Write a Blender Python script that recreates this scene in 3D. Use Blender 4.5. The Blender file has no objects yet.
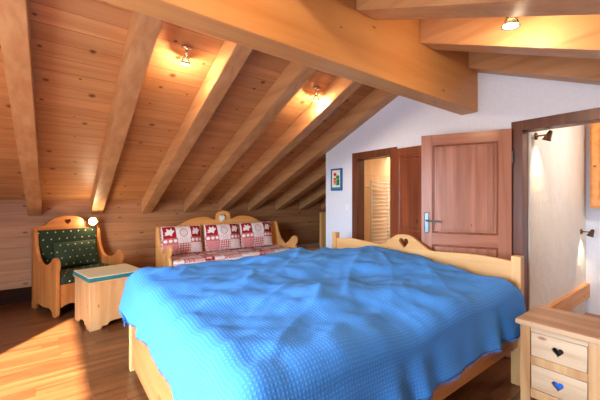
import bpy, bmesh, math, random
from mathutils import Vector, Matrix, noise
random.seed(7)
PI = math.pi
C = bpy.context.scene.collection
SL = 0.42            # roof slope
XW = 3.27            # face of the white wall
YK = 5.85            # far low wall
def lin(c):
    return tuple(((v/255)/12.92 if v/255 <= .04045 else ((v/255+.055)/1.055)**2.4) for v in c)

# ---------------------------------------------------------------- materials
def newmat(name):
    m = bpy.data.materials.new(name); m.use_nodes = True
    nt = m.node_tree; b = nt.nodes['Principled BSDF']
    return m, nt, b
def node(nt, t, **k):
    n = nt.nodes.new(t)
    for a, v in k.items(): setattr(n, a, v)
    return n
def math_(nt, op, a, b=None, c=None):
    n = nt.nodes.new('ShaderNodeMath'); n.operation = op
    for i, v in enumerate((a, b, c)):
        if v is None: continue
        if isinstance(v, (int, float)): n.inputs[i].default_value = v
        else: nt.links.new(v, n.inputs[i])
    return n.outputs[0]
def mixc(nt, fac, a, b, mode='MIX'):
    n = nt.nodes.new('ShaderNodeMix'); n.data_type = 'RGBA'; n.blend_type = mode
    for i, v in ((0, fac), (6, a), (7, b)):
        if isinstance(v, (int, float)): n.inputs[i].default_value = v
        elif isinstance(v, tuple): n.inputs[i].default_value = (*v, 1) if len(v) == 3 else v
        else: nt.links.new(v, n.inputs[i])
    return n.outputs[2]
def plain(name, col, rough=.6, metal=0, bump=0, bscale=60, spec=.5, bdist=.01):
    m, nt, b = newmat(name)
    tc = node(nt, 'ShaderNodeTexCoord'); nz = node(nt, 'ShaderNodeTexNoise')
    nz.inputs['Scale'].default_value = bscale; nz.inputs['Detail'].default_value = 4
    nt.links.new(tc.outputs['Object'], nz.inputs['Vector'])
    c = lin(col)
    col_ = mixc(nt, nz.outputs['Fac'], tuple(v*.93 for v in c), tuple(min(1, v*1.07) for v in c))
    nt.links.new(col_, b.inputs['Base Color'])
    b.inputs['Roughness'].default_value = rough; b.inputs['Metallic'].default_value = metal
    b.inputs['Specular IOR Level'].default_value = spec
    if bump:
        bp = node(nt, 'ShaderNodeBump'); bp.inputs['Strength'].default_value = bump; bp.inputs['Distance'].default_value = bdist
        nt.links.new(nz.outputs['Fac'], bp.inputs['Height']); nt.links.new(bp.outputs[0], b.inputs['Normal'])
    return m
def wood(name, light, dark, grain='X', plank=None, seam=.006, knots=.5, rough=.5, var=.25, gs=1.0, knotcol=(90, 45, 20), length=None, seamdark=.35, spec=.4):
    """grain runs along one object axis; plank = (axis, width)"""
    m, nt, b = newmat(name)
    tc = node(nt, 'ShaderNodeTexCoord'); sp = node(nt, 'ShaderNodeSeparateXYZ')
    nt.links.new(tc.outputs['Object'], sp.inputs[0])
    ax = {k: sp.outputs[k] for k in 'XYZ'}
    rnd = None; seamf = None
    if plank:
        q = math_(nt, 'DIVIDE', ax[plank[0]], plank[1])
        idx = math_(nt, 'FLOOR', q); fr = math_(nt, 'FRACT', q)
        wn = node(nt, 'ShaderNodeTexWhiteNoise', noise_dimensions='1D'); nt.links.new(idx, wn.inputs['W'])
        rnd = wn.outputs['Value']
        e = seam/plank[1]
        s1 = math_(nt, 'LESS_THAN', fr, e)
        seamf = s1
        if length:
            lq = math_(nt, 'ADD', math_(nt, 'DIVIDE', ax[grain], length), math_(nt, 'MULTIPLY', rnd, 7.3))
            li = math_(nt, 'FLOOR', lq); lf = math_(nt, 'FRACT', lq)
            seamf = math_(nt, 'MAXIMUM', s1, math_(nt, 'LESS_THAN', lf, seam*.7/length))
            wn2 = node(nt, 'ShaderNodeTexWhiteNoise', noise_dimensions='2D')
            cb = node(nt, 'ShaderNodeCombineXYZ'); nt.links.new(idx, cb.inputs[0]); nt.links.new(li, cb.inputs[1])
            nt.links.new(cb.outputs[0], wn2.inputs['Vector']); rnd = wn2.outputs['Value']
    # warped, stretched coordinates
    comb = node(nt, 'ShaderNodeCombineXYZ')
    for i, k in enumerate('XYZ'):
        v = ax[k]
        if k == grain: v = math_(nt, 'MULTIPLY', v, .07)
        if rnd is not None: v = math_(nt, 'ADD', v, math_(nt, 'MULTIPLY', rnd, 11.0+i*3))
        nt.links.new(v, comb.inputs[i])
    n1 = node(nt, 'ShaderNodeTexNoise'); n1.inputs['Scale'].default_value = 14*gs; n1.inputs['Detail'].default_value = 5; n1.inputs['Distortion'].default_value = .6
    nt.links.new(comb.outputs[0], n1.inputs['Vector'])
    n2 = node(nt, 'ShaderNodeTexNoise'); n2.inputs['Scale'].default_value = 90*gs; n2.inputs['Detail'].default_value = 3
    nt.links.new(comb.outputs[0], n2.inputs['Vector'])
    ramp = node(nt, 'ShaderNodeMapRange'); ramp.inputs['From Min'].default_value = .33; ramp.inputs['From Max'].default_value = .68
    nt.links.new(n1.outputs['Fac'], ramp.inputs[0])
    f = math_(nt, 'ADD', math_(nt, 'MULTIPLY', ramp.outputs[0], .75), math_(nt, 'MULTIPLY', n2.outputs['Fac'], .3))
    col = mixc(nt, f, lin(light), lin(dark))
    if rnd is not None:
        v = math_(nt, 'ADD', math_(nt, 'MULTIPLY', rnd, var), 1-var/2)
        hs = node(nt, 'ShaderNodeHueSaturation'); nt.links.new(v, hs.inputs['Value']); nt.links.new(col, hs.inputs['Color'])
        col = hs.outputs[0]
    if knots:
        cb2 = node(nt, 'ShaderNodeCombineXYZ')
        oth = [k for k in 'XYZ' if k != grain]
        nt.links.new(math_(nt, 'MULTIPLY', ax[grain], .45), cb2.inputs[0])
        nt.links.new(math_(nt, 'ADD', ax[oth[0]], ax[oth[1]]), cb2.inputs[1])
        vo = node(nt, 'ShaderNodeTexVoronoi', voronoi_dimensions='2D'); vo.inputs['Scale'].default_value = 7.5
        nt.links.new(cb2.outputs[0], vo.inputs['Vector'])
        sc = node(nt, 'ShaderNodeSeparateColor'); nt.links.new(vo.outputs['Color'], sc.inputs[0])
        rad = math_(nt, 'MULTIPLY', math_(nt, 'MAXIMUM', math_(nt, 'SUBTRACT', sc.outputs[0], 1-knots), 0.0), .11/knots)
        k = node(nt, 'ShaderNodeMapRange')
        d = math_(nt, 'DIVIDE', vo.outputs['Distance'], math_(nt, 'ADD', rad, .0001))
        k.inputs['From Min'].default_value = .5; k.inputs['From Max'].default_value = 1.3; k.inputs['To Min'].default_value = 1; k.inputs['To Max'].default_value = 0
        nt.links.new(d, k.inputs[0])
        col = mixc(nt, math_(nt, 'MULTIPLY', k.outputs[0], .8), col, lin(knotcol))
    if seamf is not None:
        c2 = mixc(nt, 1.0, col, (seamdark, seamdark*.8, seamdark*.7), 'MULTIPLY')
        col = mixc(nt, seamf, col, c2)
    nt.links.new(col, b.inputs['Base Color'])
    b.inputs['Roughness'].default_value = rough; b.inputs['Specular IOR Level'].default_value = spec
    bp = node(nt, 'ShaderNodeBump'); bp.inputs['Strength'].default_value = .12; bp.inputs['Distance'].default_value = .004
    nt.links.new(n2.outputs['Fac'], bp.inputs['Height']); nt.links.new(bp.outputs[0], b.inputs['Normal'])
    return m
def attr_mat(name, rough=.85, sheen=0):
    m, nt, b = newmat(name)
    a = node(nt, 'ShaderNodeVertexColor'); a.layer_name = 'pattern'
    nt.links.new(a.outputs[0], b.inputs['Base Color']); b.inputs['Roughness'].default_value = rough
    b.inputs['Specular IOR Level'].default_value = .2
    return m
def emit(name, col, s):
    m, nt, b = newmat(name)
    b.inputs['Base Color'].default_value = (*lin(col), 1)
    b.inputs['Emission Color'].default_value = (*lin(col), 1); b.inputs['Emission Strength'].default_value = s
    return m

PL, PD = (226, 172, 112), (196, 132, 74)
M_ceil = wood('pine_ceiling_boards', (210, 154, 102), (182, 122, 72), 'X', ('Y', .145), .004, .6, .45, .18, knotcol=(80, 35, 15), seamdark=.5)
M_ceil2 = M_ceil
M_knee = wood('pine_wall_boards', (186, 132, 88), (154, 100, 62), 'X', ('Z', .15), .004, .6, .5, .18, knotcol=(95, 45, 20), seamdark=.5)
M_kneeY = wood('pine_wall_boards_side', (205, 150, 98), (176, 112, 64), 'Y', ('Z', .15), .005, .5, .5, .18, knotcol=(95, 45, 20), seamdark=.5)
M_rafter = wood('rafter_pine', (206, 156, 106), (178, 122, 76), 'Y', None, knots=.2, rough=.42, knotcol=(150, 80, 35), gs=.8)
M_beam = wood('beam_pine', (218, 162, 100), (198, 136, 76), 'X', None, knots=.28, rough=.42, knotcol=(140, 70, 28), gs=.7)
M_floor = wood('floor_boards', (136, 84, 48), (76, 43, 23), 'X', ('Y', .115), .003, 0, .28, .5, length=1.1, seamdark=.4, spec=.5)
def furn(n, ax, l=(226, 172, 112), d=(200, 136, 76), k=.22, **kw):
    return wood(n, l, d, ax, None, knots=k, rough=.4, knotcol=(140, 75, 35), **kw)
OR_L, OR_D = (204, 132, 70), (170, 96, 44)
M_chZ = furn('honey_pine_upright', 'Z', OR_L, OR_D); M_chX = furn('honey_pine_across', 'X', OR_L, OR_D)
M_paleZ = furn('pale_pine_upright', 'Z', (214, 166, 114), (190, 132, 82), .35); M_paleX = furn('pale_pine_across', 'X', (214, 166, 114), (190, 132, 82), .35)
M_sofaX = furn('sofa_pine_across', 'X', (232, 170, 98), (208, 136, 66)); M_sofaZ = furn('sofa_pine_upright', 'Z', (236, 184, 118), (214, 150, 82))
M_bedX = furn('bed_pine_along', 'X', (222, 160, 90), (192, 120, 58)); M_bedY = furn('bed_pine_across', 'Y', (228, 182, 124), (208, 152, 94), .25); M_bedZ = furn('bed_pine_upright', 'Z', (226, 180, 122), (206, 150, 92), .2)
M_footY = furn('bed_foot_pine', 'Y', (196, 140, 82), (168, 106, 56), .25)
M_nsY = furn('old_pine_top', 'Y', (206, 164, 124), (160, 112, 78), .3); M_nsZ = furn('old_pine_post', 'Z', (214, 168, 116), (172, 116, 70), .3); M_nsD = furn('bleached_drawer_pine', 'Y', (218, 184, 150), (184, 142, 106), .3)
RD_L, RD_D = (186, 126, 100), (150, 92, 68)
M_doorZ = wood('door_wood_upright', RD_L, RD_D, 'Z', ('X', .093), .001, .1, .3, .1, knotcol=(60, 25, 15), seamdark=.85)
M_doorMould = wood('door_moulding_wood', (150, 80, 48), (112, 56, 32), 'Z', None, knots=0, rough=.28)
M_doorX = wood('door_wood_across', RD_L, RD_D, 'X', None, knots=.1, rough=.28, knotcol=(60, 25, 15))
M_door2 = wood('bath_door_wood', (146, 76, 46), (100, 48, 28), 'Z', None, knots=.35, rough=.3, knotcol=(60, 25, 15))
M_frameZ = wood('dark_frame_upright', (122, 70, 46), (82, 44, 28), 'Z', None, knots=.1, rough=.35); M_frameY = wood('dark_frame_across', (122, 70, 46), (82, 44, 28), 'Y', None, knots=.1, rough=.35)
M_white = plain('white_plaster', (218, 226, 240), .85, bump=.15, bscale=30)
M_stucco = plain('rough_stucco', (222, 218, 210), .9, bump=1.0, bscale=6, bdist=.02)
M_base = wood('dark_baseboard_wood', (52, 28, 18), (34, 18, 12), 'X', None, knots=0, rough=.9, spec=.1)
M_tile = wood('warm_bathroom_tiles', (240, 212, 168), (228, 194, 146), 'Z', ('Z', .3), .004, 0, .3, .1, seamdark=.75)
M_chrome = plain('brushed_chrome', (190, 188, 182), .22, 1); M_brass = plain('aged_brass', (112, 88, 62), .4, .8); M_bulb2 = emit('small_bulb_glow', (255, 224, 180), 8); M_steel = plain('blued_steel', (108, 122, 132), .35, .8)
M_bulb = emit('halogen_bulb_glow', (255, 214, 150), 60); M_heater = plain('cream_enamel', (246, 240, 226), .35); M_switch = plain('white_plastic', (232, 234, 238), .4)
M_dark = plain('dark_recess', (22, 14, 10), .8)
M_green = plain('dark_green_satin', (52, 70, 44), .45, bump=.1, bscale=200); M_cream = plain('cream_cloth_top', (214, 206, 168), .85, bump=.2, bscale=200); M_teal = plain('teal_cloth_edge', (36, 104, 108), .8)
M_pat = attr_mat('printed_fabric'); M_orn = plain('white_painted_wood', (236, 234, 226), .6)
M_mattress = plain('mattress_ticking', (220, 220, 224), .9); M_bluecloth = plain('blue_cloth', (30, 90, 190), .8)
def glass():
    m = bpy.data.materials.new('window_glass'); m.use_nodes = True; nt = m.node_tree; nt.nodes.clear()
    o = node(nt, 'ShaderNodeOutputMaterial'); t = node(nt, 'ShaderNodeBsdfTransparent'); g = node(nt, 'ShaderNodeBsdfGlossy'); g.inputs['Roughness'].default_value = .02
    mx = node(nt, 'ShaderNodeMixShader'); mx.inputs[0].default_value = .04
    nt.links.new(t.outputs[0], mx.inputs[1]); nt.links.new(g.outputs[0], mx.inputs[2]); nt.links.new(mx.outputs[0], o.inputs[0])
    return m
M_glass = glass()
def coverlet_mat():
    m, nt, b = newmat('blue_waffle_cotton')
    uv = node(nt, 'ShaderNodeTexCoord'); sp = node(nt, 'ShaderNodeSeparateXYZ'); nt.links.new(uv.outputs['UV'], sp.inputs[0])
    w = 2*PI/.017
    a = math_(nt, 'SINE', math_(nt, 'MULTIPLY', sp.outputs[0], w)); c = math_(nt, 'SINE', math_(nt, 'MULTIPLY', sp.outputs[1], w))
    h = math_(nt, 'MULTIPLY', math_(nt, 'ADD', a, 1), math_(nt, 'ADD', c, 1)); h = math_(nt, 'MULTIPLY', h, .25)
    nz = node(nt, 'ShaderNodeTexNoise'); nz.inputs['Scale'].default_value = 3; nt.links.new(uv.outputs['UV'], nz.inputs['Vector'])
    col = mixc(nt, h, lin((60, 132, 214)), lin((88, 160, 234)))
    col = mixc(nt, math_(nt, 'MULTIPLY', nz.outputs['Fac'], .25), col, lin((82, 152, 228)))
    nt.links.new(col, b.inputs['Base Color']); b.inputs['Roughness'].default_value = .75
    b.inputs['Specular IOR Level'].default_value = .25; b.inputs['Sheen Weight'].default_value = .0
    bp = node(nt, 'ShaderNodeBump'); bp.inputs['Strength'].default_value = .4; bp.inputs['Distance'].default_value = .003
    nt.links.new(h, bp.inputs['Height']); nt.links.new(bp.outputs[0], b.inputs['Normal'])
    return m
M_cover = coverlet_mat()

# ---------------------------------------------------------------- mesh helpers
def B(): return bmesh.new()
def box(bm, x0, x1, y0, y1, z0, z1, bev=0, mat=None):
    r = bmesh.ops.create_cube(bm, size=1)['verts']
    for v in r: v.co = Vector(((x0+x1)/2+v.co.x*(x1-x0), (y0+y1)/2+v.co.y*(y1-y0), (z0+z1)/2+v.co.z*(z1-z0)))
    if mat:
        for v in r: v.co = mat @ v.co
    if bev:
        es = list({e for v in r for e in v.link_edges})
        bmesh.ops.bevel(bm, geom=es, offset=bev, segments=2, affect='EDGES', profile=.5)
def finish(bm):
    bmesh.ops.recalc_face_normals(bm, faces=bm.faces)
    me = bpy.data.meshes.new('mesh'); bm.to_mesh(me); bm.free(); return me
def obj(name, bm, mat, parent=None, smooth=False, label=None):
    me = finish(bm) if isinstance(bm, bmesh.types.BMesh) else bm
    me.name = name
    if not me.materials: me.materials.append(mat)
    if smooth:
        for p in me.polygons: p.use_smooth = True
    o = bpy.data.objects.new(name, me); C.objects.link(o)
    if parent: o.parent = parent
    if label: o['label'] = label
    return o
def tag(o, label, cat, group=None, kind=None):
    o['label'] = label; o['category'] = cat
    if group: o['group'] = group
    if kind: o['kind'] = kind
    return o
def thing(name, label, cat, loc=(0, 0, 0), rz=0, group=None):
    o = bpy.data.objects.new(name, None); C.objects.link(o); o.empty_display_size = .1
    o.location = loc; o.rotation_euler = (0, 0, rz)
    return tag(o, label, cat, group)
def struct(name, bm, mat, parent=None, label=None):
    o = obj(name, bm, mat, parent)
    o['kind'] = 'structure'
    if label: o['label'] = label
    return o
def sempty(name, loc=(0, 0, 0), rz=0, label=None):
    o = bpy.data.objects.new(name, None); C.objects.link(o); o.location = loc; o.rotation_euler = (0, 0, rz); o['kind'] = 'structure'
    if label: o['label'] = label
    return o
def plate(outer, holes=(), t=.03, plane='XZ', off=0.0, bev=.004):
    """a board cut to an outline; plane gives the axes of the outline, off = its middle on the third axis"""
    cu = bpy.data.curves.new('outline', 'CURVE'); cu.dimensions = '2D'; cu.fill_mode = 'BOTH'
    cu.extrude = t/2-bev; cu.bevel_depth = bev; cu.bevel_resolution = 1; cu.offset = -bev
    for pts in (outer, *holes):
        s = cu.splines.new('POLY'); s.points.add(len(pts)-1); s.use_cyclic_u = True
        for i, p in enumerate(pts): s.points[i].co = (p[0], p[1], 0, 1)
    o = bpy.data.objects.new('tmp', cu); C.objects.link(o)
    me = bpy.data.meshes.new_from_object(o)
    bpy.data.objects.remove(o); bpy.data.curves.remove(cu)
    for v in me.vertices:
        a, b, c = v.co
        v.co = {'XZ': (a, off-c, b), 'YZ': (off+c, a, b), 'XY': (a, b, off+c)}[plane]
    me.materials.clear()
    bm = bmesh.new(); bm.from_mesh(me); bmesh.ops.remove_doubles(bm, verts=bm.verts, dist=1e-5); bmesh.ops.recalc_face_normals(bm, faces=bm.faces)
    bm.to_mesh(me); bm.free()
    return me
def smooth_line(pts, n=6):
    """Catmull-Rom through open list of points"""
    out = []
    P = [pts[0]]+list(pts)+[pts[-1]]
    for i in range(1, len(P)-2):
        p0, p1, p2, p3 = P[i-1], P[i], P[i+1], P[i+2]
        for k in range(n):
            t = k/n
            out.append(tuple(.5*((2*p1[j])+(-p0[j]+p2[j])*t+(2*p0[j]-5*p1[j]+4*p2[j]-p3[j])*t*t+(-p0[j]+3*p1[j]-3*p2[j]+p3[j])*t**3) for j in (0, 1)))
    out.append(tuple(pts[-1])); return out
def heart(cx, cy, s, n=20):
    out = []
    for i in range(n):
        a = 2*PI*i/n
        out.append((cx+s*math.sin(a)**3, cy+s*(13*math.cos(a)-5*math.cos(2*a)-2*math.cos(3*a)-math.cos(4*a))/15))
    return out
def tube(bm, pts, r, n=10, cap=True):
    rings = []
    for i, p in enumerate(pts):
        p = Vector(p)
        d = (Vector(pts[min(i+1, len(pts)-1)])-Vector(pts[max(i-1, 0)])).normalized()
        a = d.orthogonal().normalized() if abs(d.z) < .99 else Vector((1, 0, 0))
        if abs(d.z) < .99: a = d.cross(Vector((0, 0, 1))).normalized()
        b = d.cross(a).normalized()
        rr = r[i] if isinstance(r, (list, tuple)) else r
        rings.append([bm.verts.new(p+a*math.cos(2*PI*k/n)*rr+b*math.sin(2*PI*k/n)*rr) for k in range(n)])
    for i in range(len(rings)-1):
        for k in range(n):
            bm.faces.new((rings[i][k], rings[i][(k+1) % n], rings[i+1][(k+1) % n], rings[i+1][k]))
    if cap: bm.faces.new(rings[0][::-1]); bm.faces.new(rings[-1])
def prism(bm, pts, x0, x1):
    """polygon in YZ extruded along X"""
    a = [bm.verts.new((x0, *p)) for p in pts]; b = [bm.verts.new((x1, *p)) for p in pts]
    bm.faces.new(a); bm.faces.new(b[::-1])
    for i in range(len(pts)):
        j = (i+1) % len(pts); bm.faces.new((a[i], b[i], b[j], a[j]))
def rect(a0, a1, b0, b1): return [(a0, b0), (a1, b0), (a1, b1), (a0, b1)]

# ---------------------------------------------------------------- the shell
XL, XR, YN = -1.7, 6.0, -2.4
def zf(y): return 1.40+SL*(YK-y)            # underside of boards, far slope
def zn(y): return 2.93+SL*(y-1.46)          # underside of boards, near slope
YR = (1.40+SL*YK-2.93+SL*1.46)/(2*SL); ZR = zf(YR)
bm = B(); box(bm, XL-.1, XR+.1, YN-.1, YK+.1, -.12, 0); struct('floor', bm, M_floor, label='reddish brown polished plank floor')
bm = B(); prism(bm, [(YR, ZR), (YK+.12, zf(YK+.12)), (YK+.12, zf(YK+.12)+.1), (YR, ZR+.1)], XL-.12, XR+.12); struct('ceiling', bm, M_ceil, label='knotty pine boards of the far roof slope')
bm = B(); prism(bm, [(YR, ZR), (YR, ZR+.1), (YN-.12, zn(YN-.12)+.1), (YN-.12, zn(YN-.12))], XL-.12, XR+.12); struct('ceiling', bm, M_ceil, label='pine boards of the near roof slope')
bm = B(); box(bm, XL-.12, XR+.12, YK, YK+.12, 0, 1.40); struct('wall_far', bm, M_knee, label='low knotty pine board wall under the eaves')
bm = B(); box(bm, XL, XR, YK-.02, YK, 0, .2, .003); struct('baseboard_far', bm, M_base)
bm = B(); box(bm, XL-.12, XR+.12, YN-.12, YN, 0, zn(YN)); struct('wall_near', bm, M_knee)
gable = [(YN, 0), (YK, 0), (YK, zf(YK)+.04), (YR, ZR+.04), (YN, zn(YN)+.04)]
WY0, WY1, WZ0, WZ1 = -.02, 2.3, .12, 2.2
WINS = [(-.02, 2.3, 2.2)]
struct('wall_left', plate(gable, [rect(-.02, 2.3, WZ0, WZ1)], .14, 'YZ', XL-.07, .001), M_white)
bm = B(); prism(bm, gable, XR, XR+.12); struct('wall_right', bm, M_kneeY)
# windows in the gable (daylight)
def window(name, y0, y1, WZ1):
    r = sempty(name, (XL-.07, (y0+y1)/2, WZ0))
    w = (y1-y0)/2; hgt = WZ1-WZ0
    bm = B()
    for a in (-w, w-.06): box(bm, -.03, .03, a, a+.06, 0, hgt, .003)
    for z in (0, hgt-.06): box(bm, -.029, .029, -w+.06, w-.06, z, z+.06, .003)
    obj('window_frame', bm, M_frameZ, r)
    bm = B(); box(bm, -.004, .004, -w+.06, w-.06, .06, hgt-.06); obj('pane', bm, M_glass, r)
for i, q_ in enumerate(WINS): window('window_%d' % (i+1), *q_)
# white wall with two doorways
WE = 3.66
D1 = (2.45, 3.04, 1.97)      # bathroom doorway
D2 = (.32, 1.105, 2.03)     # stair doorway
T = .12
def wall_poly():
    return [(YN, 0), (D2[0], 0), (D2[0], D2[2]), (D2[1], D2[2]), (D2[1], 0), (D1[0], 0), (D1[0], D1[2]), (D1[1], D1[2]), (D1[1], 0), (WE, 0), (WE, zf(WE)+.04), (YR, ZR+.04), (YN, zn(YN)+.04)]
struct('wall_right', plate(wall_poly(), (), T, 'YZ', XW+T/2, .0005), M_white, label='bluish white plaster wall with two doorways')
bm = B(); prism(bm, [(WE-.1, 0), (WE, 0), (WE, zf(WE)+.04), (WE-.1, zf(WE-.1)+.04)], XW+T, XR); struct('wall_back', bm, M_white)
# bathroom
bm = B(); prism(bm, [(WE-.12, 0), (WE-.1, 0), (WE-.1, zf(WE-.1)), (WE-.12, zf(WE-.12))], XW+T, 5.3); struct('wall_bathroom_side', bm, M_tile)
bm = B(); prism(bm, [(1.25, 0), (WE-.12, 0), (WE-.12, zf(WE-.12)+.04), (YR, ZR+.04), (1.25, zn(1.25)+.03)], 5.3, 5.4); struct('wall_bathroom_back', bm, M_tile)
# stairwell
SY = 1.06
bm = B(); prism(bm, [(SY+.01, 0), (SY+.19, 0), (SY+.19, zn(SY+.19)+.04), (SY+.01, zn(SY+.01)+.04)], XW+T, 5.3); struct('wall_stair_side', bm, M_stucco, label='white rough plastered stairwell wall')
bm = B(); prism(bm, [(-1.2, 0), (SY+.01, 0), (SY+.01, zn(SY)+.04), (-1.2, zn(-1.2)+.04)], 5.29, 5.41); struct('wall_stair_back', bm, M_white)
bm = B(); box(bm, XW+T, 5.29, -1.3, -1.2, 0, zn(-1.2)); struct('wall_stair_near', bm, M_white)
bm = B(); box(bm, XW+T+.01, 5.29, SY-.03, SY+.01, .20, .37, .004); struct('trim_3', bm, M_sofaX, label='honey pine rail along the stairwell wall')
# door frames
def frame(name, d, w=.09):
    bm = B(); y0, y1, z = d
    x0, x1 = XW-.018, XW+T+.01
    l = .025
    box(bm, x0+.018, x1, y0, y0+l, 0, z, .002); box(bm, x0+.018, x1, y1-l, y1, 0, z, .002); box(bm, x0+.018, x1, y0+l, y1-l, z-l, z, .002)
    box(bm, x0, XW, y0-w+l, y0+l, 0, z+w-l, .003); box(bm, x0, XW, y1-l, y1+w-l, 0, z+w-l, .003); box(bm, x0-.001, XW, y0+l, y1-l, z-l, z+w-l, .003)
    struct(name, bm, M_frameZ, label='dark reddish brown timber door frame')
frame('trim_1', D1); frame('trim_2', D2, .088)

# door leaves: local x = width from hinge, +y = face to the room
def door(name, loc, rz, W, H, zsplit, mst, mra, mpan, label, hz, face=1, side_hinges=True):
    r = sempty(name, loc, rz, label)
    s = .1; t = .02*1
    bm = B()
    for a, b in ((0, s), (W-s, W)): box(bm, a, b, -.02, .02, .01, H, .002)
    obj('stile', bm, mst, r)
    bm = B()
    for a, b in ((.01, .16), (zsplit-.06, zsplit+.05), (H-s, H)): box(bm, s, W-s, -.0195, .0195, a, b, .002)
    obj('rail', bm, mra, r)
    for z0, z1 in ((.16, zsplit-.06), (zsplit+.05, H-s)):
        bm = B()
        box(bm, s, W-s, -.008, .008, z0, z1)
        pn = obj('panel', bm, mpan, r); bm = B()
        for f in (-1, 1):   # moulding
            ya, yb = (.008, .017) if f > 0 else (-.017, -.008)
            box(bm, s, s+.018, ya, yb, z0, z1, .004); box(bm, W-s-.018, W-s, ya, yb, z0, z1, .004)
            box(bm, s+.018, W-s-.018, ya, yb, z0, z0+.018, .004); box(bm, s+.018, W-s-.018, ya, yb, z1-.018, z1, .004)
        obj('moulding', bm, M_doorMould, pn); bm = B()
        for f in (-1, 1): box(bm, s+.035, W-s-.035, *((.008, .014) if f > 0 else (-.014, -.008)), z0+.035, z1-.035, .005)
        obj('raised_field', bm, mpan, pn)
    for f in (-1, 1):
        bm = B(); xh = W-.05
        ya, yb = (.02, .026) if f > 0 else (-.026, -.02)
        box(bm, xh-.022, xh+.022, ya, yb, hz-.12, hz+.08, .006)
        tube(bm, [(xh, f*.024, hz), (xh, f*.055, hz), (xh-.02, f*.064, hz), (xh-.13, f*.062, hz-.004)], .009, 10)
        h = obj('handle', bm, M_steel, r, label='blued steel lever handle')
    bm = B()
    for z in (.25, H-.25): tube(bm, [(-.006, .014, z-.05), (-.006, .014, z+.05)], .008, 10)
    obj('hinge', bm, M_steel, r)
    return r
ang = math.atan2(.67, -.33)
door('door_1', (XW-.035, 1.16, 0), ang, .75, 2.03, 1.03, M_doorZ, M_doorX, M_doorZ, 'large reddish brown panelled door standing open behind the headboard', 1.2)
# bathroom door folded flat on the wall, its hinge by the bathroom doorway
door('door_2', (XW-.045, 2.42, 0), -PI/2, .62, 2.0, 1.0, M_door2, M_door2, M_door2, 'red brown panelled bathroom door folded flat against the wall', 1.1)

# rafters and ridge beam
def zrb(y): return zf(y)-.223
order = ['first', 'second', 'third', 'fourth', 'fifth', 'sixth', 'seventh', 'eighth', 'ninth']
RX = [-1.64, -.92, -.2, .53, 1.24, 1.93, 2.57, 3.2, 3.85, 4.5, 5.15]
a = math.atan(SL); ca = math.cos(a)
def rafter_mesh(w, pts):
    bm = B(); prism(bm, pts, -w/2, w/2)
    bmesh.ops.bevel(bm, geom=bm.edges[:], offset=.005, segments=2, affect='EDGES'); return finish(bm)
rm = rafter_mesh(.15, [(1.625, zf(1.625)-.002), (YK-.002, zf(YK-.002)-.002), (YK-.002, zf(YK-.002)-.223), (1.625, zf(1.625)-.223)])
vis = 0
for i, x in enumerate(RX):
    o = obj('rafter', rm, M_rafter)
    o.location = (x, 0, 0)
    if x < -.5: lab = 'pine rafter beyond the left edge, near the glazed gable' + (' end' if i == 0 else ', one in from the end')
    elif x < 3.5:
        lab = ['', '', 'pale pine rafter at the left edge, coming down behind the armchair', 'pale pine rafter coming down to the low wall at the bright wall lamp',
               'pale pine rafter right of the left ceiling spotlight, ending left of the sofa', 'pale pine rafter left of the right ceiling spotlight, ending above the red sofa cushions',
               'pale pine rafter immediately right of the right ceiling spotlight', 'pale pine rafter running down along the top of the white wall'][i]
    else: lab = 'short visible rafter end beyond the white wall, ' + ['nearest the white wall rafter', 'second past the white wall', 'third past the white wall'][i-8]
    tag(o, lab, 'rafter', 'far slope rafters')
NX = [-1.22, -.5, .22, .94, 1.66, 2.38, 3.165]
rn = rafter_mesh(.2, [(YN+.002, zn(YN)-.002), (1.457, zn(1.457)-.002), (1.457, zn(1.457)-.3), (YN+.002, zn(YN)-.3)])
for i, x in enumerate(NX):
    o = obj('rafter', rn, M_rafter); o.location = (x, 0, 0)
    if x < .5: lab = 'thick near slope rafter overhead, ' + ['at the glazed gable', 'second from the glazed gable', 'third from the glazed gable'][i]
    else: lab = ['thick near slope rafter at the top edge of the view', 'thick near slope rafter on the camera side of the right spotlight', 'thick near slope rafter behind the bright right spotlight', 'thick near slope rafter lying against the white wall'][i-3]
    tag(o, lab, 'rafter', 'near slope rafters')
bm = B(); box(bm, XL+.02, XW-.002, 1.46, 1.62, 2.25, 2.895, .006)
tag(obj('ridge_beam', bm, M_beam), 'massive honey pine ridge beam crossing the room above the bed', 'beam')

# ---------------------------------------------------------------- double bed
BX0, BX1, BY0, BY1 = .53, 2.82, .97, 2.97
bed = thing('double_bed', 'wide pine double bed under the blue coverlet, with a heart cut headboard', 'bed', (0, 0, 0))
for y, top in ((BY0, .975), (BY1, 1.0)):
    bm = B(); box(bm, BX1-.035, BX1+.035, y-.035, y+.035, 0, top, .008); obj('post', bm, M_bedZ, bed)
cy = (BY0+BY1)/2
half = smooth_line([(BY0+.03, .93), (BY0+.3, .945), (cy-.42, .93), (cy-.28, .93), (cy-.16, 1.0), (cy-.08, 1.045), (cy, 1.055)])
top = half+[(2*cy-y, z) for y, z in half[::-1][1:]]
hb = plate(top+[(BY1-.03, .35), (BY0+.03, .35)], [heart(cy+.0, .972, .055)], .035, 'YZ', BX1)
obj('headboard', hb, M_bedY, bed)
for y in (BY0, BY1):
    bm = B(); box(bm, BX0-.03, BX0+.03, y-.03, y+.03, 0, .55, .006); obj('post', bm, M_bedZ, bed)
bm = B(); box(bm, BX0-.018, BX0+.018, BY0+.03, BY1-.03, .06, .55, .004); obj('footboard', bm, M_footY, bed)
for y in (BY0, BY1):
    bm = B(); box(bm, BX0+.03, BX1-.035, y-.014, y+.014, .29, .53, .005); obj('side_rail', bm, M_bedX, bed)
bm = B(); box(bm, BX0+.02, BX1-.02, BY0+.02, BY1-.02, .33, .37); obj('slat_base', bm, M_bedY, bed)
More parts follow.
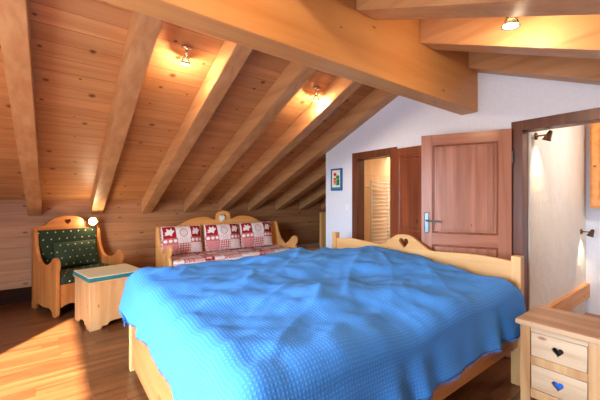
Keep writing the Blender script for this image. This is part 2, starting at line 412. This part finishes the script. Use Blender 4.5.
bm = B(); box(bm, BX0+.04, BX1-.05, BY0+.04, BY1-.04, .37, .66, .05); obj('mattress', bm, M_mattress, bed, True)

def sm(t): t = max(0, min(1, t)); return t*t*(3-2*t)
def coverlet():
    r = .11                                  # roll radius at the edges
    x0, x1 = BX0-.07+r, BX1-.03
    y0, y1 = BY0-.05+r, BY1+.04-r
    hang_f, hang_n, hang_s = .34, .39, .37
    NU, NV = 190, 200
    U0, U1 = x0-hang_f, x1; V0, V1 = y0-hang_n, y1+hang_s
    bm = B(); uvl = bm.loops.layers.uv.new('UV')
    grid = []
    for i in range(NU+1):
        row = []
        for j in range(NV+1):
            u = U0+(U1-U0)*i/NU; v = V0+(V1-V0)*j/NV
            u += .012*noise.noise(Vector((v*2.5, 3, i*.0))) * (1 if i < 3 else 0)
            ix = max(x0, u); iy = min(max(v, y0), y1)
            q = Vector((u-ix, v-iy)); s = q.length
            # soft puffy duvet under the cloth
            ty = (iy-y0)/(y1-y0); tx = (ix-x0)/(x1-x0)
            yy = BY0+(BY1-BY0)*ty
            z = .765+.1*(math.sin(PI*min(1, max(0, ty*.92+.06)))**.7)*(.55+.45*sm(tx*1.4))+.03*ty
            z -= .05*sm((tx-.93)/.07)
            P = Vector((ix, iy, 0))
            lump = noise.fractal(Vector((ix*1.7+ty*.8, iy*2.0, 4.2)), 1, 2, 3)*.055
            ang_ = .55
            w1 = ix*math.cos(ang_)+iy*math.sin(ang_); w2 = -ix*math.sin(ang_)+iy*math.cos(ang_)
            rid = 1-abs(noise.noise(Vector((w1*1.1, w2*3.6, 9.1))))*2.2
            lump += .016*max(0, rid)**2
            rid2 = 1-abs(noise.noise(Vector((w1*3.2+5, w2*1.5, 2.7))))*2.4
            lump += .006*max(0, rid2)**2
            lump += .006*noise.fractal(Vector((ix*7, iy*7, 1.3)), 1, 2, 3)+.004*max(0, 1-abs(noise.noise(Vector((w1*2.2+1, w2*9, 5.5))))*3.5)
            z += lump*(1-sm(s/.25)*.7)
            if s > 1e-6:
                d = q/s
                th = min(s/r, PI/2)
                hx = r*math.sin(th); dz = r*(1-math.cos(th))
                rest = max(0, s-r*PI/2)
                along = ix*1.0 - iy*1.0 + (math.atan2(d.y, d.x)*.22)
                drop = rest/.3
                fold = (.5+.5*math.sin(along*12+2*noise.noise(Vector((along*2, 0, 0)))*3))
                hx += drop*(.05*fold+.012*noise.noise(Vector((along*6, drop*2, 1))))+rest*.1
                dz += rest*.985
                x = ix+d.x*hx; y = iy+d.y*hx; zz = z-dz
            else: x, y, zz = ix, iy, z
            row.append((bm.verts.new((x, y, zz)), (u, v)))
        grid.append(row)
    for i in range(NU):
        for j in range(NV):
            q = [grid[i][j], grid[i+1][j], grid[i+1][j+1], grid[i][j+1]]
            f = bm.faces.new([k[0] for k in q])
            for l, k in zip(f.loops, q): l[uvl].uv = k[1]
    bm.normal_update()
    me = bpy.data.meshes.new('coverlet'); 
    edge = [[g[0] for g in grid[0]], [r_[0][0] for r_ in grid], [r_[-1][0] for r_ in grid]]
    pts = [[(v.co.copy(), v.normal.copy()) for v in e] for e in edge]
    bm.to_mesh(me); bm.free()
    o = obj('coverlet', me, M_cover, None, True)
    sd = o.modifiers.new('thick', 'SOLIDIFY'); sd.thickness = .006; sd.offset = 1
    tag(o, 'crumpled bright blue waffle cotton coverlet spread over the double bed', 'bedspread')
    # fringe of short threads round the hem
    fb = B()
    for e in pts:
        for k in range(len(e)-1):
            for q_ in range(2):
                t = q_/2+random.uniform(-.1, .1)
                p = e[k][0].lerp(e[k+1][0], max(0, min(1, t)))
                dv = Vector((random.uniform(-.25, .25), random.uniform(-.25, .25), -1)).normalized()*.026
                side = (e[k+1][0]-e[k][0]).normalized()*.0022
                nrm = e[k][1]*.002
                a_ = [fb.verts.new(p+s_) for s_ in (side, nrm-side, -nrm-side)]; tip = fb.verts.new(p+dv)
                for m_ in range(3): fb.faces.new((a_[m_], a_[(m_+1) % 3], tip))
    fr = obj('fringe', fb, M_cover, o); fr['kind'] = 'stuff'
coverlet()

# ---------------------------------------------------------------- patterned soft goods
def lerp(a, b, t): return tuple(a[i]+(b[i]-a[i])*t for i in range(3))
WHT, RED, PNK, LPK = lin((236, 226, 224)), lin((160, 26, 32)), lin((196, 104, 102)), lin((222, 172, 168))
def leafmotif(a, b):
    """a white bird-like sprig in a unit square centred at 0"""
    c, q = math.cos(.35), math.sin(.35)
    u, v = a*c+(b+.08)*q, -a*q+(b+.08)*c
    if (u/.27)**2+(v/.125)**2 < 1: return True
    if math.hypot(a-.27, b-.1) < .085: return True
    for x0, y0, ang_, L, W in ((.02, -.05, 70, .42, .11), (-.04, -.06, 112, .42, .12), (-.14, -.1, 150, .27, .09), (-.14, -.14, 195, .27, .08), (.0, -.1, -60, .24, .08)):
        t = math.radians(ang_); u = (a-x0)*math.cos(t)+(b-y0)*math.sin(t); v = -(a-x0)*math.sin(t)+(b-y0)*math.cos(t)
        if 0 < u < L and abs(v) < W*math.sin(PI*min(1, u/L*.85+.1)): return True
    return False
def patch(u, v, s=.155):
    """patchwork print; u, v in metres"""
    i, j = math.floor(u/s), math.floor(v/s); a, b = u/s-i-.5, v/s-j-.5
    k = (i+2*j) % 4
    if k == 0:
        if (i+j*3) % 3: return LPK if abs(a) < .3 and abs(b) < .3 and math.sin(a*30+b*30) > 0 else WHT
        return WHT if leafmotif(a*1.02, b*1.02) else RED
    if k == 1:
        r = math.hypot(a, b)
        return PNK if (.22 < r < .27 or (abs(a*b) < .004 and r < .2)) and math.sin(30*a+20*b) > -.6 else WHT
    if k == 2:
        aa, bb = (a*5) % 1-.5, (b*5+(math.floor(a*5) % 2)*.5) % 1-.5
        return WHT if math.hypot(aa, bb) < .28 else PNK
    return PNK if (math.sin(a*24)*math.sin(b*24) > .45) else LPK
def paint(me, fn):
    ca_ = me.color_attributes.new('pattern', 'FLOAT_COLOR', 'POINT')
    for i, v in enumerate(me.vertices): ca_.data[i].color = (*fn(v.co), 1)
def pillow_mesh(w, h, t, fn, n=84, flange=.02, ruffle=0):
    """lies in local XZ, thick in Y"""
    bm = B(); m = int(n*h/w); sides = []
    for sgn in (-1, 1):
        g = []
        for i in range(n+1):
            r_ = []
            for j in range(m+1):
                a_, b_ = i/n*2-1, j/m*2-1
                prof = max(0, (1-abs(a_)**2.6))**.55*max(0, (1-abs(b_)**2.6))**.55
                pin = 1-.06*(a_*a_*b_*b_)
                x = a_*w/2*(1-.05*(1-b_*b_)*abs(a_))*pin; z = b_*h/2*(1-.06*(1-a_*a_)*abs(b_))*pin
                if ruffle:
                    e = max(abs(a_), abs(b_))
                    rf = ruffle*sm((e-.93)/.07)*math.sin(60*(a_+b_*.7))
                else: rf = 0
                if ruffle:
                    ew = sm((max(abs(a_), abs(b_))-.9)/.1)*.008*math.sin(26*(a_-b_)+3*a_)
                    x += ew*a_; z += ew*b_
                y = sgn*(t/2*prof)+rf+.006*noise.noise(Vector((x*9, z*9, 3)))
                r_.append(bm.verts.new((x, y, z)))
            g.append(r_)
        for i in range(n):
            for j in range(m):
                bm.faces.new((g[i][j], g[i+1][j], g[i+1][j+1], g[i][j+1]))
    bmesh.ops.remove_doubles(bm, verts=bm.verts, dist=.0008)
    me = finish(bm); paint(me, fn); return me
def cushion_mesh(x0, x1, y0, y1, z0, z1, r, fn, step=.012):
    """boxy seat pad"""
    bm = B()
    nx, ny, nz = [max(2, int(q/step)) for q in (x1-x0, y1-y0, z1-z0)]
    bmesh.ops.create_cube(bm, size=1)
    bmesh.ops.delete(bm, geom=bm.faces[:], context='FACES_ONLY')
    bmesh.ops.delete(bm, geom=bm.verts[:], context='VERTS')
    hx, hy, hz = (x1-x0)/2, (y1-y0)/2, (z1-z0)/2
    def rnd(p):
        c = Vector([max(-h_+r, min(h_-r, q)) for q, h_ in zip(p, (hx, hy, hz))])
        d = p-c
        return c+d.normalized()*r if d.length > 1e-9 else p
    def face(f, na, nb):
        g = [[bm.verts.new(rnd(f(i/na*2-1, j/nb*2-1))+Vector(((x0+x1)/2, (y0+y1)/2, (z0+z1)/2))) for j in range(nb+1)] for i in range(na+1)]
        for i in range(na):
            for j in range(nb): bm.faces.new((g[i][j], g[i+1][j], g[i+1][j+1], g[i][j+1]))
    for s in (-1, 1):
        face(lambda a, b: Vector((a*hx, b*hy, s*hz)), nx, ny)
        face(lambda a, b: Vector((a*hx, s*hy, b*hz)), nx, nz)
        face(lambda a, b: Vector((s*hx, a*hy, b*hz)), ny, nz)
    bmesh.ops.remove_doubles(bm, verts=bm.verts, dist=.0005)
    me = finish(bm); paint(me, fn); return me

# ---------------------------------------------------------------- carved sofa bench
SX0, SX1, SYF, SYB = 1.24, 3.40, 4.58, 5.24
W = SX1-SX0; cxs = W/2
sofa = thing('carved_bench_sofa', 'long carved pine bench sofa with a wavy back under the eaves', 'sofa', (SX0, SYF, 0))
half = smooth_line([(.0, .97), (.1, 1.0), (.3, .99), (.55, 1.10), (.78, 1.12), (.9, 1.08), (.94, 1.07), (.95, 1.13), (.98, 1.19), (cxs, 1.225)])
top = half+[(2*cxs-x, z) for x, z in half[::-1][1:]]
hole = [(cxs+.055*math.cos(t_/12*2*PI), 1.11+.05*math.sin(t_/12*2*PI)) for t_ in range(12)]
obj('backrest', plate(top+[(W, .2), (0, .2)], [hole], .04, 'XZ', SYB-SYF), M_sofaX, sofa)
def flower(cx, cz, r0, r1, n=6):
    return [(cx+(r1 if k % 2 else r0)*math.cos(PI*k/n+.3), cz+(r1 if k % 2 else r0)*math.sin(PI*k/n+.3)) for k in range(2*n)]
D = SYB-SYF
for x in (.02, W-.02):
    pts = smooth_line([(D-.02, 1.0), (D-.06, .97), (D-.1, .85), (D-.2, .7), (D-.34, .62), (D-.45, .65), (.1, .74), (.04, .775), (-.03, .765), (-.06, .71), (-.045, .65), (.0, .62)])
    pts = pts+smooth_line([(0, .62), (-.03, .57), (-.05, .5), (-.03, .44), (0, .42)])[1:]+[(.0, .06), (.05, .0), (.12, 0), (.16, .06)]+smooth_line([(.16, .06), (D/2, .12), (D-.16, .06)])[1:]+[(D-.12, 0), (D-.02, 0)]
    obj('side_panel', plate(pts, (), .04, 'YZ', x), M_sofaZ, sofa, label='pale pine side with a rounded armrest scroll')
bot = smooth_line([(.04, .3), (.3, .34), (.6, .3), (.9, .34), (cxs, .31), (W-.9, .34), (W-.6, .3), (W-.3, .34), (W-.04, .3)])
obj('front_rail', plate(bot+[(W-.04, .455), (.04, .455)], (), .03, 'XZ', .03), M_sofaX, sofa)
bm = B(); box(bm, .04, W-.04, .045, D-.02, .425, .45); obj('seat', bm, M_sofaX, sofa)
o = obj('bench_seat_pad', cushion_mesh(SX0+.05, SX1-.05, SYF-.02, SYB-.04, .452, .565, .04, lambda p: patch(p.x+.05, p.y+p.z*1.0+.02, .15)), M_pat, None, True)
tag(o, 'long red and white patchwork seat pad lying on the bench sofa', 'cushion')
k = thing('edelweiss_ornament', 'small white flower ornament standing in the round hole of the sofa back', 'ornament', (SX0+cxs-.03, SYB-.02, 1.035))
obj('petals', plate(flower(0, .06, .066, .036), (), .07, 'XZ', 0), M_orn, k)
obj('stem_foot', plate([(-.03, -.005), (.03, -.005), (.018, .03), (-.018, .03)], (), .03, 'XZ', 0), M_orn, k)
for i, (cx, lab) in enumerate(((1.575, 'left patchwork throw pillow with red leaf squares, beside the left armrest'), (2.235, 'middle patchwork throw pillow with red leaf squares'), (2.87, 'right patchwork throw pillow with red leaf squares, nearest the white wall'))):
    s = .148
    fn = lambda p: patch(p.x+2.05*s if False else (p.x+.5*s+s*2), (p.z-.21+4*s) if True else 0, s)
    def fn(p, s=s):
        if abs(p.x) > .3 or abs(p.z) > .2: return LPK if math.sin(p.x*160+p.z*160) > 0 else WHT
        c = min(2, int((p.x+.3)/.2)); a_ = (p.x+.3)/.2-c-.5; h_ = .2-p.z
        if h_ < .175:
            if c != 1: return WHT if (leafmotif(a_*1.12, (.5-h_/.175)*1.0) or abs(a_) > .44) else RED
            r_ = math.hypot(a_*.2, h_-.1)
            return PNK if (.052 < r_ < .062 or (r_ < .045 and math.sin(a_*60)*math.sin(h_*260) > .5)) else WHT
        if h_ < .26:
            if c == 1: return WHT if math.sin(a_*40) < .75 else LPK
            return WHT if math.hypot(((a_+.5)*3 % 1-.5)*.066, h_-.217) < .024 else PNK
        if c == (1 if s == .148 else 1):
            q1, q2 = ((a_+.5)*5) % 1-.5, ((h_-.26)/.036) % 1-.5
            return WHT if math.hypot(q1, q2) < .3 else PNK
        return LPK if math.sin(a_*44)*math.sin(h_*180) > .2 else (WHT if c == 2 else PNK)
    me = pillow_mesh(.645, .45, .2, fn, 120, ruffle=.011)
    o = obj('throw_pillow', me, M_pat, None, True)
    o.location = (cx, 5.06, .79+.002*i); o.rotation_euler = (-.22, 0, (.06, 0, -.03)[i])
    tag(o, lab, 'pillow', 'patchwork pillows on the sofa')

# ---------------------------------------------------------------- armchair
CA = math.radians(20); CW, CD = .8, .74
ch = thing('carved_armchair', 'wide honey pine armchair with green dotted padding in the far left corner', 'armchair', (.03, 4.79, 0), CA)
half = smooth_line([(0, 1.03), (.05, 1.04), (.14, 1.07), (.22, 1.14), (.3, 1.17), (.4, 1.185)])
top = half+[(CW-x, z) for x, z in half[::-1][1:]]
obj('backrest', plate(top+[(CW, .12), (0, .12)], [heart(CW/2, 1.10, .04)], .035, 'XZ', CD-.02), M_chX, ch)
for x in (.02, CW-.02):
    pts = smooth_line([(CD-.0, 1.03), (CD-.05, 1.02), (CD-.1, .96), (CD-.12, .82), (CD-.17, .7), (CD-.27, .61), (CD-.4, .59), (.17, .64), (.1, .7), (.03, .70), (-.01, .66), (-.02, .6), (0, .54)])
    pts = pts+[(.0, .04), (.03, 0), (.1, 0), (.13, .05)]+smooth_line([(.13, .05), (.2, .085), (CD/2, .07), (CD-.2, .085), (CD-.13, .05)])[1:]+[(CD-.1, 0), (CD, 0)]
    obj('side_panel', plate(pts, (), .04, 'YZ', x), M_chZ, ch)
bot = smooth_line([(.04, .1), (.15, .14), (.3, .1), (.4, .13), (.5, .1), (.65, .14), (CW-.04, .1)])
obj('front_panel', plate(bot+[(CW-.04, .38), (.04, .38)], (), .025, 'XZ', .03), M_chZ, ch)
bm = B(); box(bm, .04, CW-.04, .045, CD-.04, .355, .38); obj('seat', bm, M_chX, ch)
GRN, DOT = lin((40, 52, 34)), lin((226, 206, 170))
def dots(u, v, s=.092, r=.0068):
    q = math.floor(v/s); uu = (u+(q % 2)*s*.5)/s
    a_ = (uu-math.floor(uu)-.5)*s; b_ = (v/s-q-.5)*s
    return DOT if math.hypot(a_, b_) < r else GRN
obj('back_pad', cushion_mesh(.045, CW-.045, CD-.1, CD-.04, .42, 1.0, .02, lambda p: dots(p.x, p.z), .007), M_pat, ch, True, label='dark green dotted back pad')
obj('seat_pad', cushion_mesh(.045, CW-.045, .0, CD-.1, .382, .49, .03, lambda p: dots(p.x, p.y+p.z), .007), M_pat, ch, True, label='green dotted seat pad')
me = pillow_mesh(.56, .36, .13, lambda p: lerp(dots(p.x+.03, p.z, .085), lin((84, 100, 66)), .2), 110)
o = obj('green_pillow', me, M_pat, None, True)
R = Matrix.Rotation(CA, 3, 'Z')
p = Vector((.03, 4.79, .665))+R @ Vector((.44, .52, 0)); o.location = p; o.rotation_euler = (-.25, 0, CA)
tag(o, 'green dotted cushion leaning in the pine armchair', 'pillow')

# ---------------------------------------------------------------- chest with padded top
st = thing('storage_chest', 'pale knotty pine chest with scalloped foot in front of the armchair', 'chest', (.31, 4.09, 0), math.radians(11))
w, dpt, H = .56, .56, .505
def scallop(w, H):
    b_ = [(0, 0), (.11, 0), (.125, .03)]+smooth_line([(.125, .03), (.17, .03), (.2, .06), (w/2, .065), (w-.2, .06), (w-.17, .03), (w-.125, .03)])[1:]+[(w-.11, 0), (w, 0)]
    return b_+[(w, H), (0, H)]
obj('front_board', plate(scallop(w, H), (), .022, 'XZ', .011), M_paleZ, st)
obj('back_board', plate(scallop(w, H), (), .022, 'XZ', dpt-.011), M_paleZ, st)
for x in (.011, w-.011):
    obj('side_board', plate([(a_*(dpt-.05)/w+.025, b_) for a_, b_ in scallop(w, H)], (), .022, 'YZ', x), M_paleZ, st)
bm = B(); box(bm, .023, w-.023, .023, dpt-.023, .07, .09); obj('bottom_board', bm, M_paleX, st)
bm = B(); box(bm, -.012, w+.012, -.012, dpt+.012, H+.001, H+.018, .003); obj('lid', bm, M_paleX, st)
bm = B(); box(bm, -.015, w+.015, -.015, dpt+.015, H+.018, H+.062, .01); pad = obj('lid_pad', bm, M_teal, st, label='teal padded edge')
bm = B(); box(bm, -.008, w+.008, -.008, dpt+.008, H+.055, H+.069, .006); obj('pad_cover', bm, M_cream, pad, label='cream cloth top')

# ---------------------------------------------------------------- nightstand
NX0, NX1, NY0, NY1 = 2.37, 2.76, .415, .80
ns = thing('nightstand', 'two drawer old pine nightstand with heart cut drawers beside the bed', 'nightstand', (NX0, NY0, 0))
w, dd = NY1-NY0, NX1-NX0
for a_ in (0, w-.055):
    for x in (0, dd-.045):
        bm = B(); box(bm, x, x+.045, a_, a_+.055, 0, .615, .004); obj('leg', bm, M_nsZ, ns)
bm = B(); box(bm, -.03, dd+.01, -.02, w+.02, .616, .65, .008); obj('top', bm, M_nsY, ns)
for z0, z1 in ((.58, .614), (.38, .43), (.17, .228)):
    bm = B(); box(bm, .004, .034, .055, w-.055, z0, z1, .003); obj('front_rail', bm, M_nsD if z0 > .5 else M_nsZ, ns)
for a_ in (.008, w-.028):
    bm = B(); box(bm, .045, dd-.045, a_, a_+.02, .17, .612, .002); obj('side_panel', bm, M_nsZ, ns)
bm = B(); box(bm, dd-.03, dd-.015, .055, w-.055, .17, .612); obj('back_panel', bm, M_nsZ, ns)
for k_, (z0, z1) in enumerate(((.432, .578), (.231, .377))):
    zc = (z0+z1)/2; yc = w/2
    df = obj('drawer', plate(rect(.058, w-.058, z0, z1), [heart(yc, zc-.005, .028)], .02, 'YZ', .014, .003), M_nsD, ns, label='pale drawer with a heart shaped grip hole')
    bm = B(); box(bm, .055, dd-.05, .062, w-.062, z0+.004, z0+.014); box(bm, .03, .055, .062, w-.062, z0+.004, z1-.004)
    me = B(); box(me, .05, .056, .062, w-.062, z0+.004, z1-.01); box(me, .026, dd-.05, .062, .07, z0+.004, z1-.01); box(me, .026, dd-.05, w-.07, w-.062, z0+.004, z1-.01); box(me, .026, dd-.05, .07, w-.07, z0+.004, z0+.012)
    bm.free()
    obj('drawer_box', me, M_dark, df)
bm = B(); box(bm, NX0+.03, NX0+.046, NY0+.15, NY1-.165, .244, .33, .008)
tag(obj('folded_cloth', bm, M_bluecloth, None, True), 'bright blue cloth seen through the lower drawer heart hole', 'cloth')

# ---------------------------------------------------------------- lamps
def point(loc, e, col, r=.03):
    l = bpy.data.lights.new('bulb_light', 'POINT'); l.energy = e; l.color = col; l.shadow_soft_size = r
    o = bpy.data.objects.new('bulb_light', l); C.objects.link(o); o.location = loc; return o
WARM = (1, .74, .48)
def ceiling_spot(x, y, z, sgn, label, tilt=(0, .0), e=9, drop=.05):
    """round chrome rose on the sloping boards, short stem, flared reflector bulb"""
    t = thing('ceiling_spotlight', label, 'spotlight', (x, y, z), 0, 'halogen ceiling spotlights')
    nrm = Vector((0, -SL*sgn, -1)).normalized()
    bm = B(); tube(bm, [nrm*.0, nrm*.018, nrm*.024], [.045, .045, .03], 20); obj('rose', bm, M_chrome, t, True)
    k1 = nrm*.02+Vector((0, 0, -drop+.02)); d = Vector((tilt[0], tilt[1], -1)).normalized()
    bm = B(); tube(bm, [nrm*.02, k1, k1+d*.03], .012, 12); obj('swivel_arm', bm, M_chrome, t, True)
    bm = B(); tube(bm, [k1+d*.03, k1+d*.045, k1+d*.075, k1+d*.1], [.016, .024, .036, .048], 18, False)
    bmesh.ops.solidify(bm, geom=bm.faces[:], thickness=.002); rf = obj('reflector', bm, M_chrome, t, True)
    bm = B(); tube(bm, [k1+d*.06, k1+d*.085, k1+d*.098], [.014, .032, .036], 16); obj('bulb', bm, M_bulb, t, True)
    p = Vector((x, y, z))+k1+d*.135
    l = point(p, e, WARM, .02)
    l2 = l; l2.parent = t; l2.location = k1+d*.135
ceiling_spot(.90, 2.76, zf(2.76), -1, 'glowing chrome ceiling spotlight above the armchair side, left of the two on the far slope', (-.05, .25), 17)
ceiling_spot(2.375, 2.81, zf(2.81), -1, 'glowing chrome ceiling spotlight above the sofa, right of the two on the far slope', (.1, .2), 17)
ceiling_spot(2.03, .73, zn(.73), 1, 'bright ceiling spotlight between the thick near rafters at upper right', (0, .1), 13, .16)
ceiling_spot(.58, .73, zn(.73), 1, 'added ceiling spotlight of the near slope directly overhead, out of view', (0, .1), 18)  # unseen extra lamp, added to light the near face of the beam
def wall_spot(loc, nrm, aim, label, mat, e, group, sz=1.0, spot=True):
    t = thing('wall_spotlight', label, 'spotlight', loc, 0, group)
    n_ = Vector(nrm); aimv = Vector(aim).normalized()
    bm = B(); tube(bm, [n_*0, n_*.012, n_*.018], [.032*sz, .032*sz, .02*sz], 18); obj('rose', bm, mat, t, True)
    bm = B(); tube(bm, [n_*.012, n_*.07*sz, n_*.1*sz], .007*sz, 10); obj('arm', bm, mat, t, True)
    h = n_*.1*sz
    bm = B(); tube(bm, [h-aimv*.035*sz, h-aimv*.02*sz, h+aimv*.035*sz, h+aimv*.05*sz], [.012*sz, .018*sz, .028*sz, .036*sz], 18, False)
    bmesh.ops.solidify(bm, geom=bm.faces[:], thickness=.002); obj('shade', bm, mat, t, True)
    bm = B(); tube(bm, [h, h+aimv*.03*sz, h+aimv*.045*sz], [.008*sz, .02*sz, .022*sz], 14); obj('bulb', bm, M_bulb2 if spot else M_bulb, t, True)
    if spot:
        l = bpy.data.lights.new('bulb_light', 'SPOT'); l.energy = e; l.color = WARM; l.spot_size = math.radians(80); l.spot_blend = .8; l.shadow_soft_size = .02
        o = bpy.data.objects.new('bulb_light', l); C.objects.link(o); o.parent = t; o.location = h+aimv*.07*sz
        o.rotation_euler = aimv.to_track_quat('-Z', 'Y').to_euler()
    else:
        o = point((0, 0, 0), e, WARM, .03); o.parent = t; o.location = h+aimv*.08*sz
wall_spot((.47, YK, 1.09), (0, -1, 0), (-.1, -1, -.05), 'brightly glaring wall spotlight just above the armchair back', M_chrome, 8, None, 1.7, False)
wall_spot((3.53, SY+.01, 1.985), (0, -1, 0), (.12, .45, -1), 'upper brass wall spotlight shining down the rough stairwell wall', M_brass, 22, 'stairwell spotlights', 1.05)
wall_spot((5.06, SY+.01, 1.02), (0, -1, 0), (.05, .35, -1), 'lower brass wall spotlight above the pine rail in the stairwell', M_brass, 14, 'stairwell spotlights', 1.0)

# ---------------------------------------------------------------- things on and beyond the white wall
pf = thing('framed_picture', 'small blue bordered picture with red and green figure on the white wall', 'picture', (XW, 3.42, 1.535))
bm = B(); box(bm, -.012, 0, -.12, .12, 0, .32, .003); fo = obj('picture_frame', bm, plain('blue_border', (38, 88, 140), .5), pf)
N = 60
bm = B(); g = [[bm.verts.new((-.0135, .097-.194*i/N, .025+.27*j/N)) for j in range(N+1)] for i in range(N+1)]
for i in range(N):
    for j in range(N): bm.faces.new((g[i][j], g[i+1][j], g[i+1][j+1], g[i][j+1]))
me = finish(bm)
PC = {'w': lin((226, 226, 214)), 'r': lin((196, 52, 40)), 'g': lin((34, 124, 70)), 'b': lin((58, 130, 190)), 'k': lin((36, 40, 46)), 'y': lin((226, 190, 110))}
def pic(p):
    a_ = (.097-p.y)/.194; b_ = (p.z-.025)/.27
    if b_ < .1: return PC['b']
    if math.hypot((a_-.35)*1.0, (b_-.78)*1.3) < .13: return PC['r']
    if .2 < a_ < .45 and .25 < b_ < .62: return PC['r'] if (b_*7 % 1) > .35 else PC['y']
    if math.hypot((a_-.68), (b_-.62)*1.4) < .15: return PC['g']
    if .55 < a_ < .85 and .2 < b_ < .5: return PC['g']
    if .47 < a_ < .53 and .15 < b_ < .8: return PC['k']
    if a_ > .9 or a_ < .06: return PC['b']
    return PC['w']
paint(me, pic); obj('picture_print', me, M_pat, pf)
sw = thing('light_switch', 'small white light switch left of the bathroom doorway', 'switch', (XW, 3.2, 1.26))
bm = B(); box(bm, -.009, 0, -.04, .04, 0, .08, .003); obj('switch_plate', bm, M_switch, sw)
bm = B(); box(bm, -.013, -.009, -.022, .022, .014, .066, .002); obj('rocker', bm, M_switch, sw)
# towel radiator
tr = thing('towel_radiator', 'cream ladder towel radiator on the bathroom wall', 'radiator', (4.02, WE-.19, .5))
for x in (0, .42):
    bm = B(); tube(bm, [(x, -.05, 0), (x, -.05, 1.22)], .016, 10); obj('upright', bm, M_heater, tr, True)
for k_ in range(20):
    bm = B(); tube(bm, [(.0, -.062, .04+k_*.06), (.42, -.062, .04+k_*.06)], .012, 8); obj('rung', bm, M_heater, tr, True)
for x in (0, .42):
    bm = B(); tube(bm, [(x, -.05, 1.1), (x, .068, 1.1)], .01, 8); obj('bracket', bm, M_heater, tr)
# cabinet in the stairwell
cb = thing('wall_cabinet', 'honey pine cabinet hanging on the far stairwell wall at the right edge', 'cabinet', (5.285, 1.0, 1.3))
bm = B(); box(bm, -.16, 0, -.5, 0, 0, 1.02, .004); obj('cabinet_body', bm, M_sofaX, cb)
bm = B(); box(bm, -.18, -.161, -.48, -.02, .03, .99, .004); dr = obj('cabinet_door', bm, M_sofaX, cb)
bm = B(); box(bm, -.19, -.18, -.41, -.09, .1, .92, .008); obj('door_panel', bm, M_sofaX, dr)
bm = B(); tube(bm, [(-.18, -.05, .5), (-.2, -.05, .5)], .012, 10); obj('knob', bm, M_brass, dr)
# carved bed end beyond the white wall
be = thing('carved_bed', 'light pine bed end with a carved post, half hidden past the white wall', 'bed', (4.1, 4.75, 0))
pts = smooth_line([(0, 1.15), (.08, 1.17), (.17, 1.13), (.2, 1.06), (.15, 1.0), (.22, .95), (.23, .88), (.2, .84)])
obj('post', plate(pts+[(.2, 0), (0, 0)], (), .05, 'XZ', 0), M_sofaZ, be)
obj('post', plate([(1.6-a_, b_) for a_, b_ in pts]+[(1.4, 0), (1.6, 0)], (), .05, 'XZ', 0), M_sofaZ, be)
obj('end_board', plate(smooth_line([(.1, .86), (.3, .9), (.8, .98), (1.3, .9), (1.5, .86)])+[(1.5, .25), (.1, .25)], (), .03, 'XZ', 0), M_sofaX, be)
for y_ in (0,):
    bm = B(); box(bm, .05, 1.55, .03, .95, .3, .42, .02); obj('mattress', bm, M_mattress, be)
for x_ in (.03, 1.54):
    bm = B(); box(bm, x_, x_+.03, .026, 1.0, .2, .44, .003); obj('side_rail', bm, M_sofaX, be)

# fill lamps added to brighten the two side rooms, out of view
def fill_dome(loc, label, e, r_=.12):
    t = thing('added_fill_light', label, 'fill light', loc)
    bm = B(); tube(bm, [(0, 0, 0), (0, 0, -.02)], r_, 24); obj('base', bm, M_chrome, t)
    bm = B(); tube(bm, [(0, 0, -.02), (0, 0, -.05), (0, 0, -.07)], [r_*.95, r_*.8, r_*.4], 24); obj('shade', bm, emit('fill_light_glow', (255, 236, 205), 3), t, True)
    o = point((0, 0, -.13), e, (1, .93, .84), .08); o.parent = t
fill_dome((4.6, 2.6, zf(2.6)-.0), 'added round opal fill light inside the bathroom, out of view', 120)
fill_dome((4.2, .1, zn(.1)-.01), 'added round opal fill light over the stairwell, out of view', 45)
# ---------------------------------------------------------------- light
sun = bpy.data.lights.new('sun', 'SUN'); sun.energy = 55; sun.angle = math.radians(1.2); sun.color = (1, .9, .74)
so = bpy.data.objects.new('sun', sun); C.objects.link(so)
el = math.radians(33.7); az = math.radians(52)
dv = Vector((math.cos(az)*math.cos(el), math.sin(az)*math.cos(el), -math.sin(el))); so.rotation_euler = dv.to_track_quat('-Z', 'Y').to_euler(); so.location = (-6, -4, 6)
w = bpy.data.worlds.new('sky'); bpy.context.scene.world = w; w.use_nodes = True; nt = w.node_tree
bg = nt.nodes['Background']; tc = node(nt, 'ShaderNodeTexCoord'); sp = node(nt, 'ShaderNodeSeparateXYZ'); nt.links.new(tc.outputs['Generated'], sp.inputs[0])
mr = node(nt, 'ShaderNodeMapRange'); mr.inputs['From Min'].default_value = -.03; mr.inputs['From Max'].default_value = .03; nt.links.new(sp.outputs[2], mr.inputs[0])
# ground glow added below horizon to light the ceiling, pale blue sky above it
nt.links.new(mixc(nt, mr.outputs[0], (.21, .21, .22), (.66, .83, 1.0)), bg.inputs[0]); bg.inputs[1].default_value = 37
# daylight portal in the glazed gable
pl = bpy.data.lights.new('window_portal', 'AREA'); pl.shape = 'RECTANGLE'; pl.size = WZ1-WZ0; pl.size_y = WY1-WY0; pl.cycles.is_portal = True
po = bpy.data.objects.new('window_portal', pl); C.objects.link(po); po.location = (XL-.16, (WY0+WY1)/2, (WZ0+WZ1)/2); po.rotation_euler = (0, -PI/2, 0)

# ---------------------------------------------------------------- camera
cam = bpy.data.cameras.new('camera'); co = bpy.data.objects.new('camera', cam); C.objects.link(co)
cam.sensor_width = 36; cam.lens = 36*325/600; co.location = (0, 0, 1.4)
co.rotation_euler = (PI/2, 0, -math.atan2(247, 325)); cam.clip_start = .05
S = bpy.context.scene; S.camera = co
S.view_settings.view_transform = 'Standard'; S.view_settings.look = 'None'; S.view_settings.exposure = 0.12; S.view_settings.gamma = 1
S.cycles.max_bounces = 10; S.cycles.diffuse_bounces = 7; S.cycles.sample_clamp_indirect = 6
S.cycles.use_denoising = True
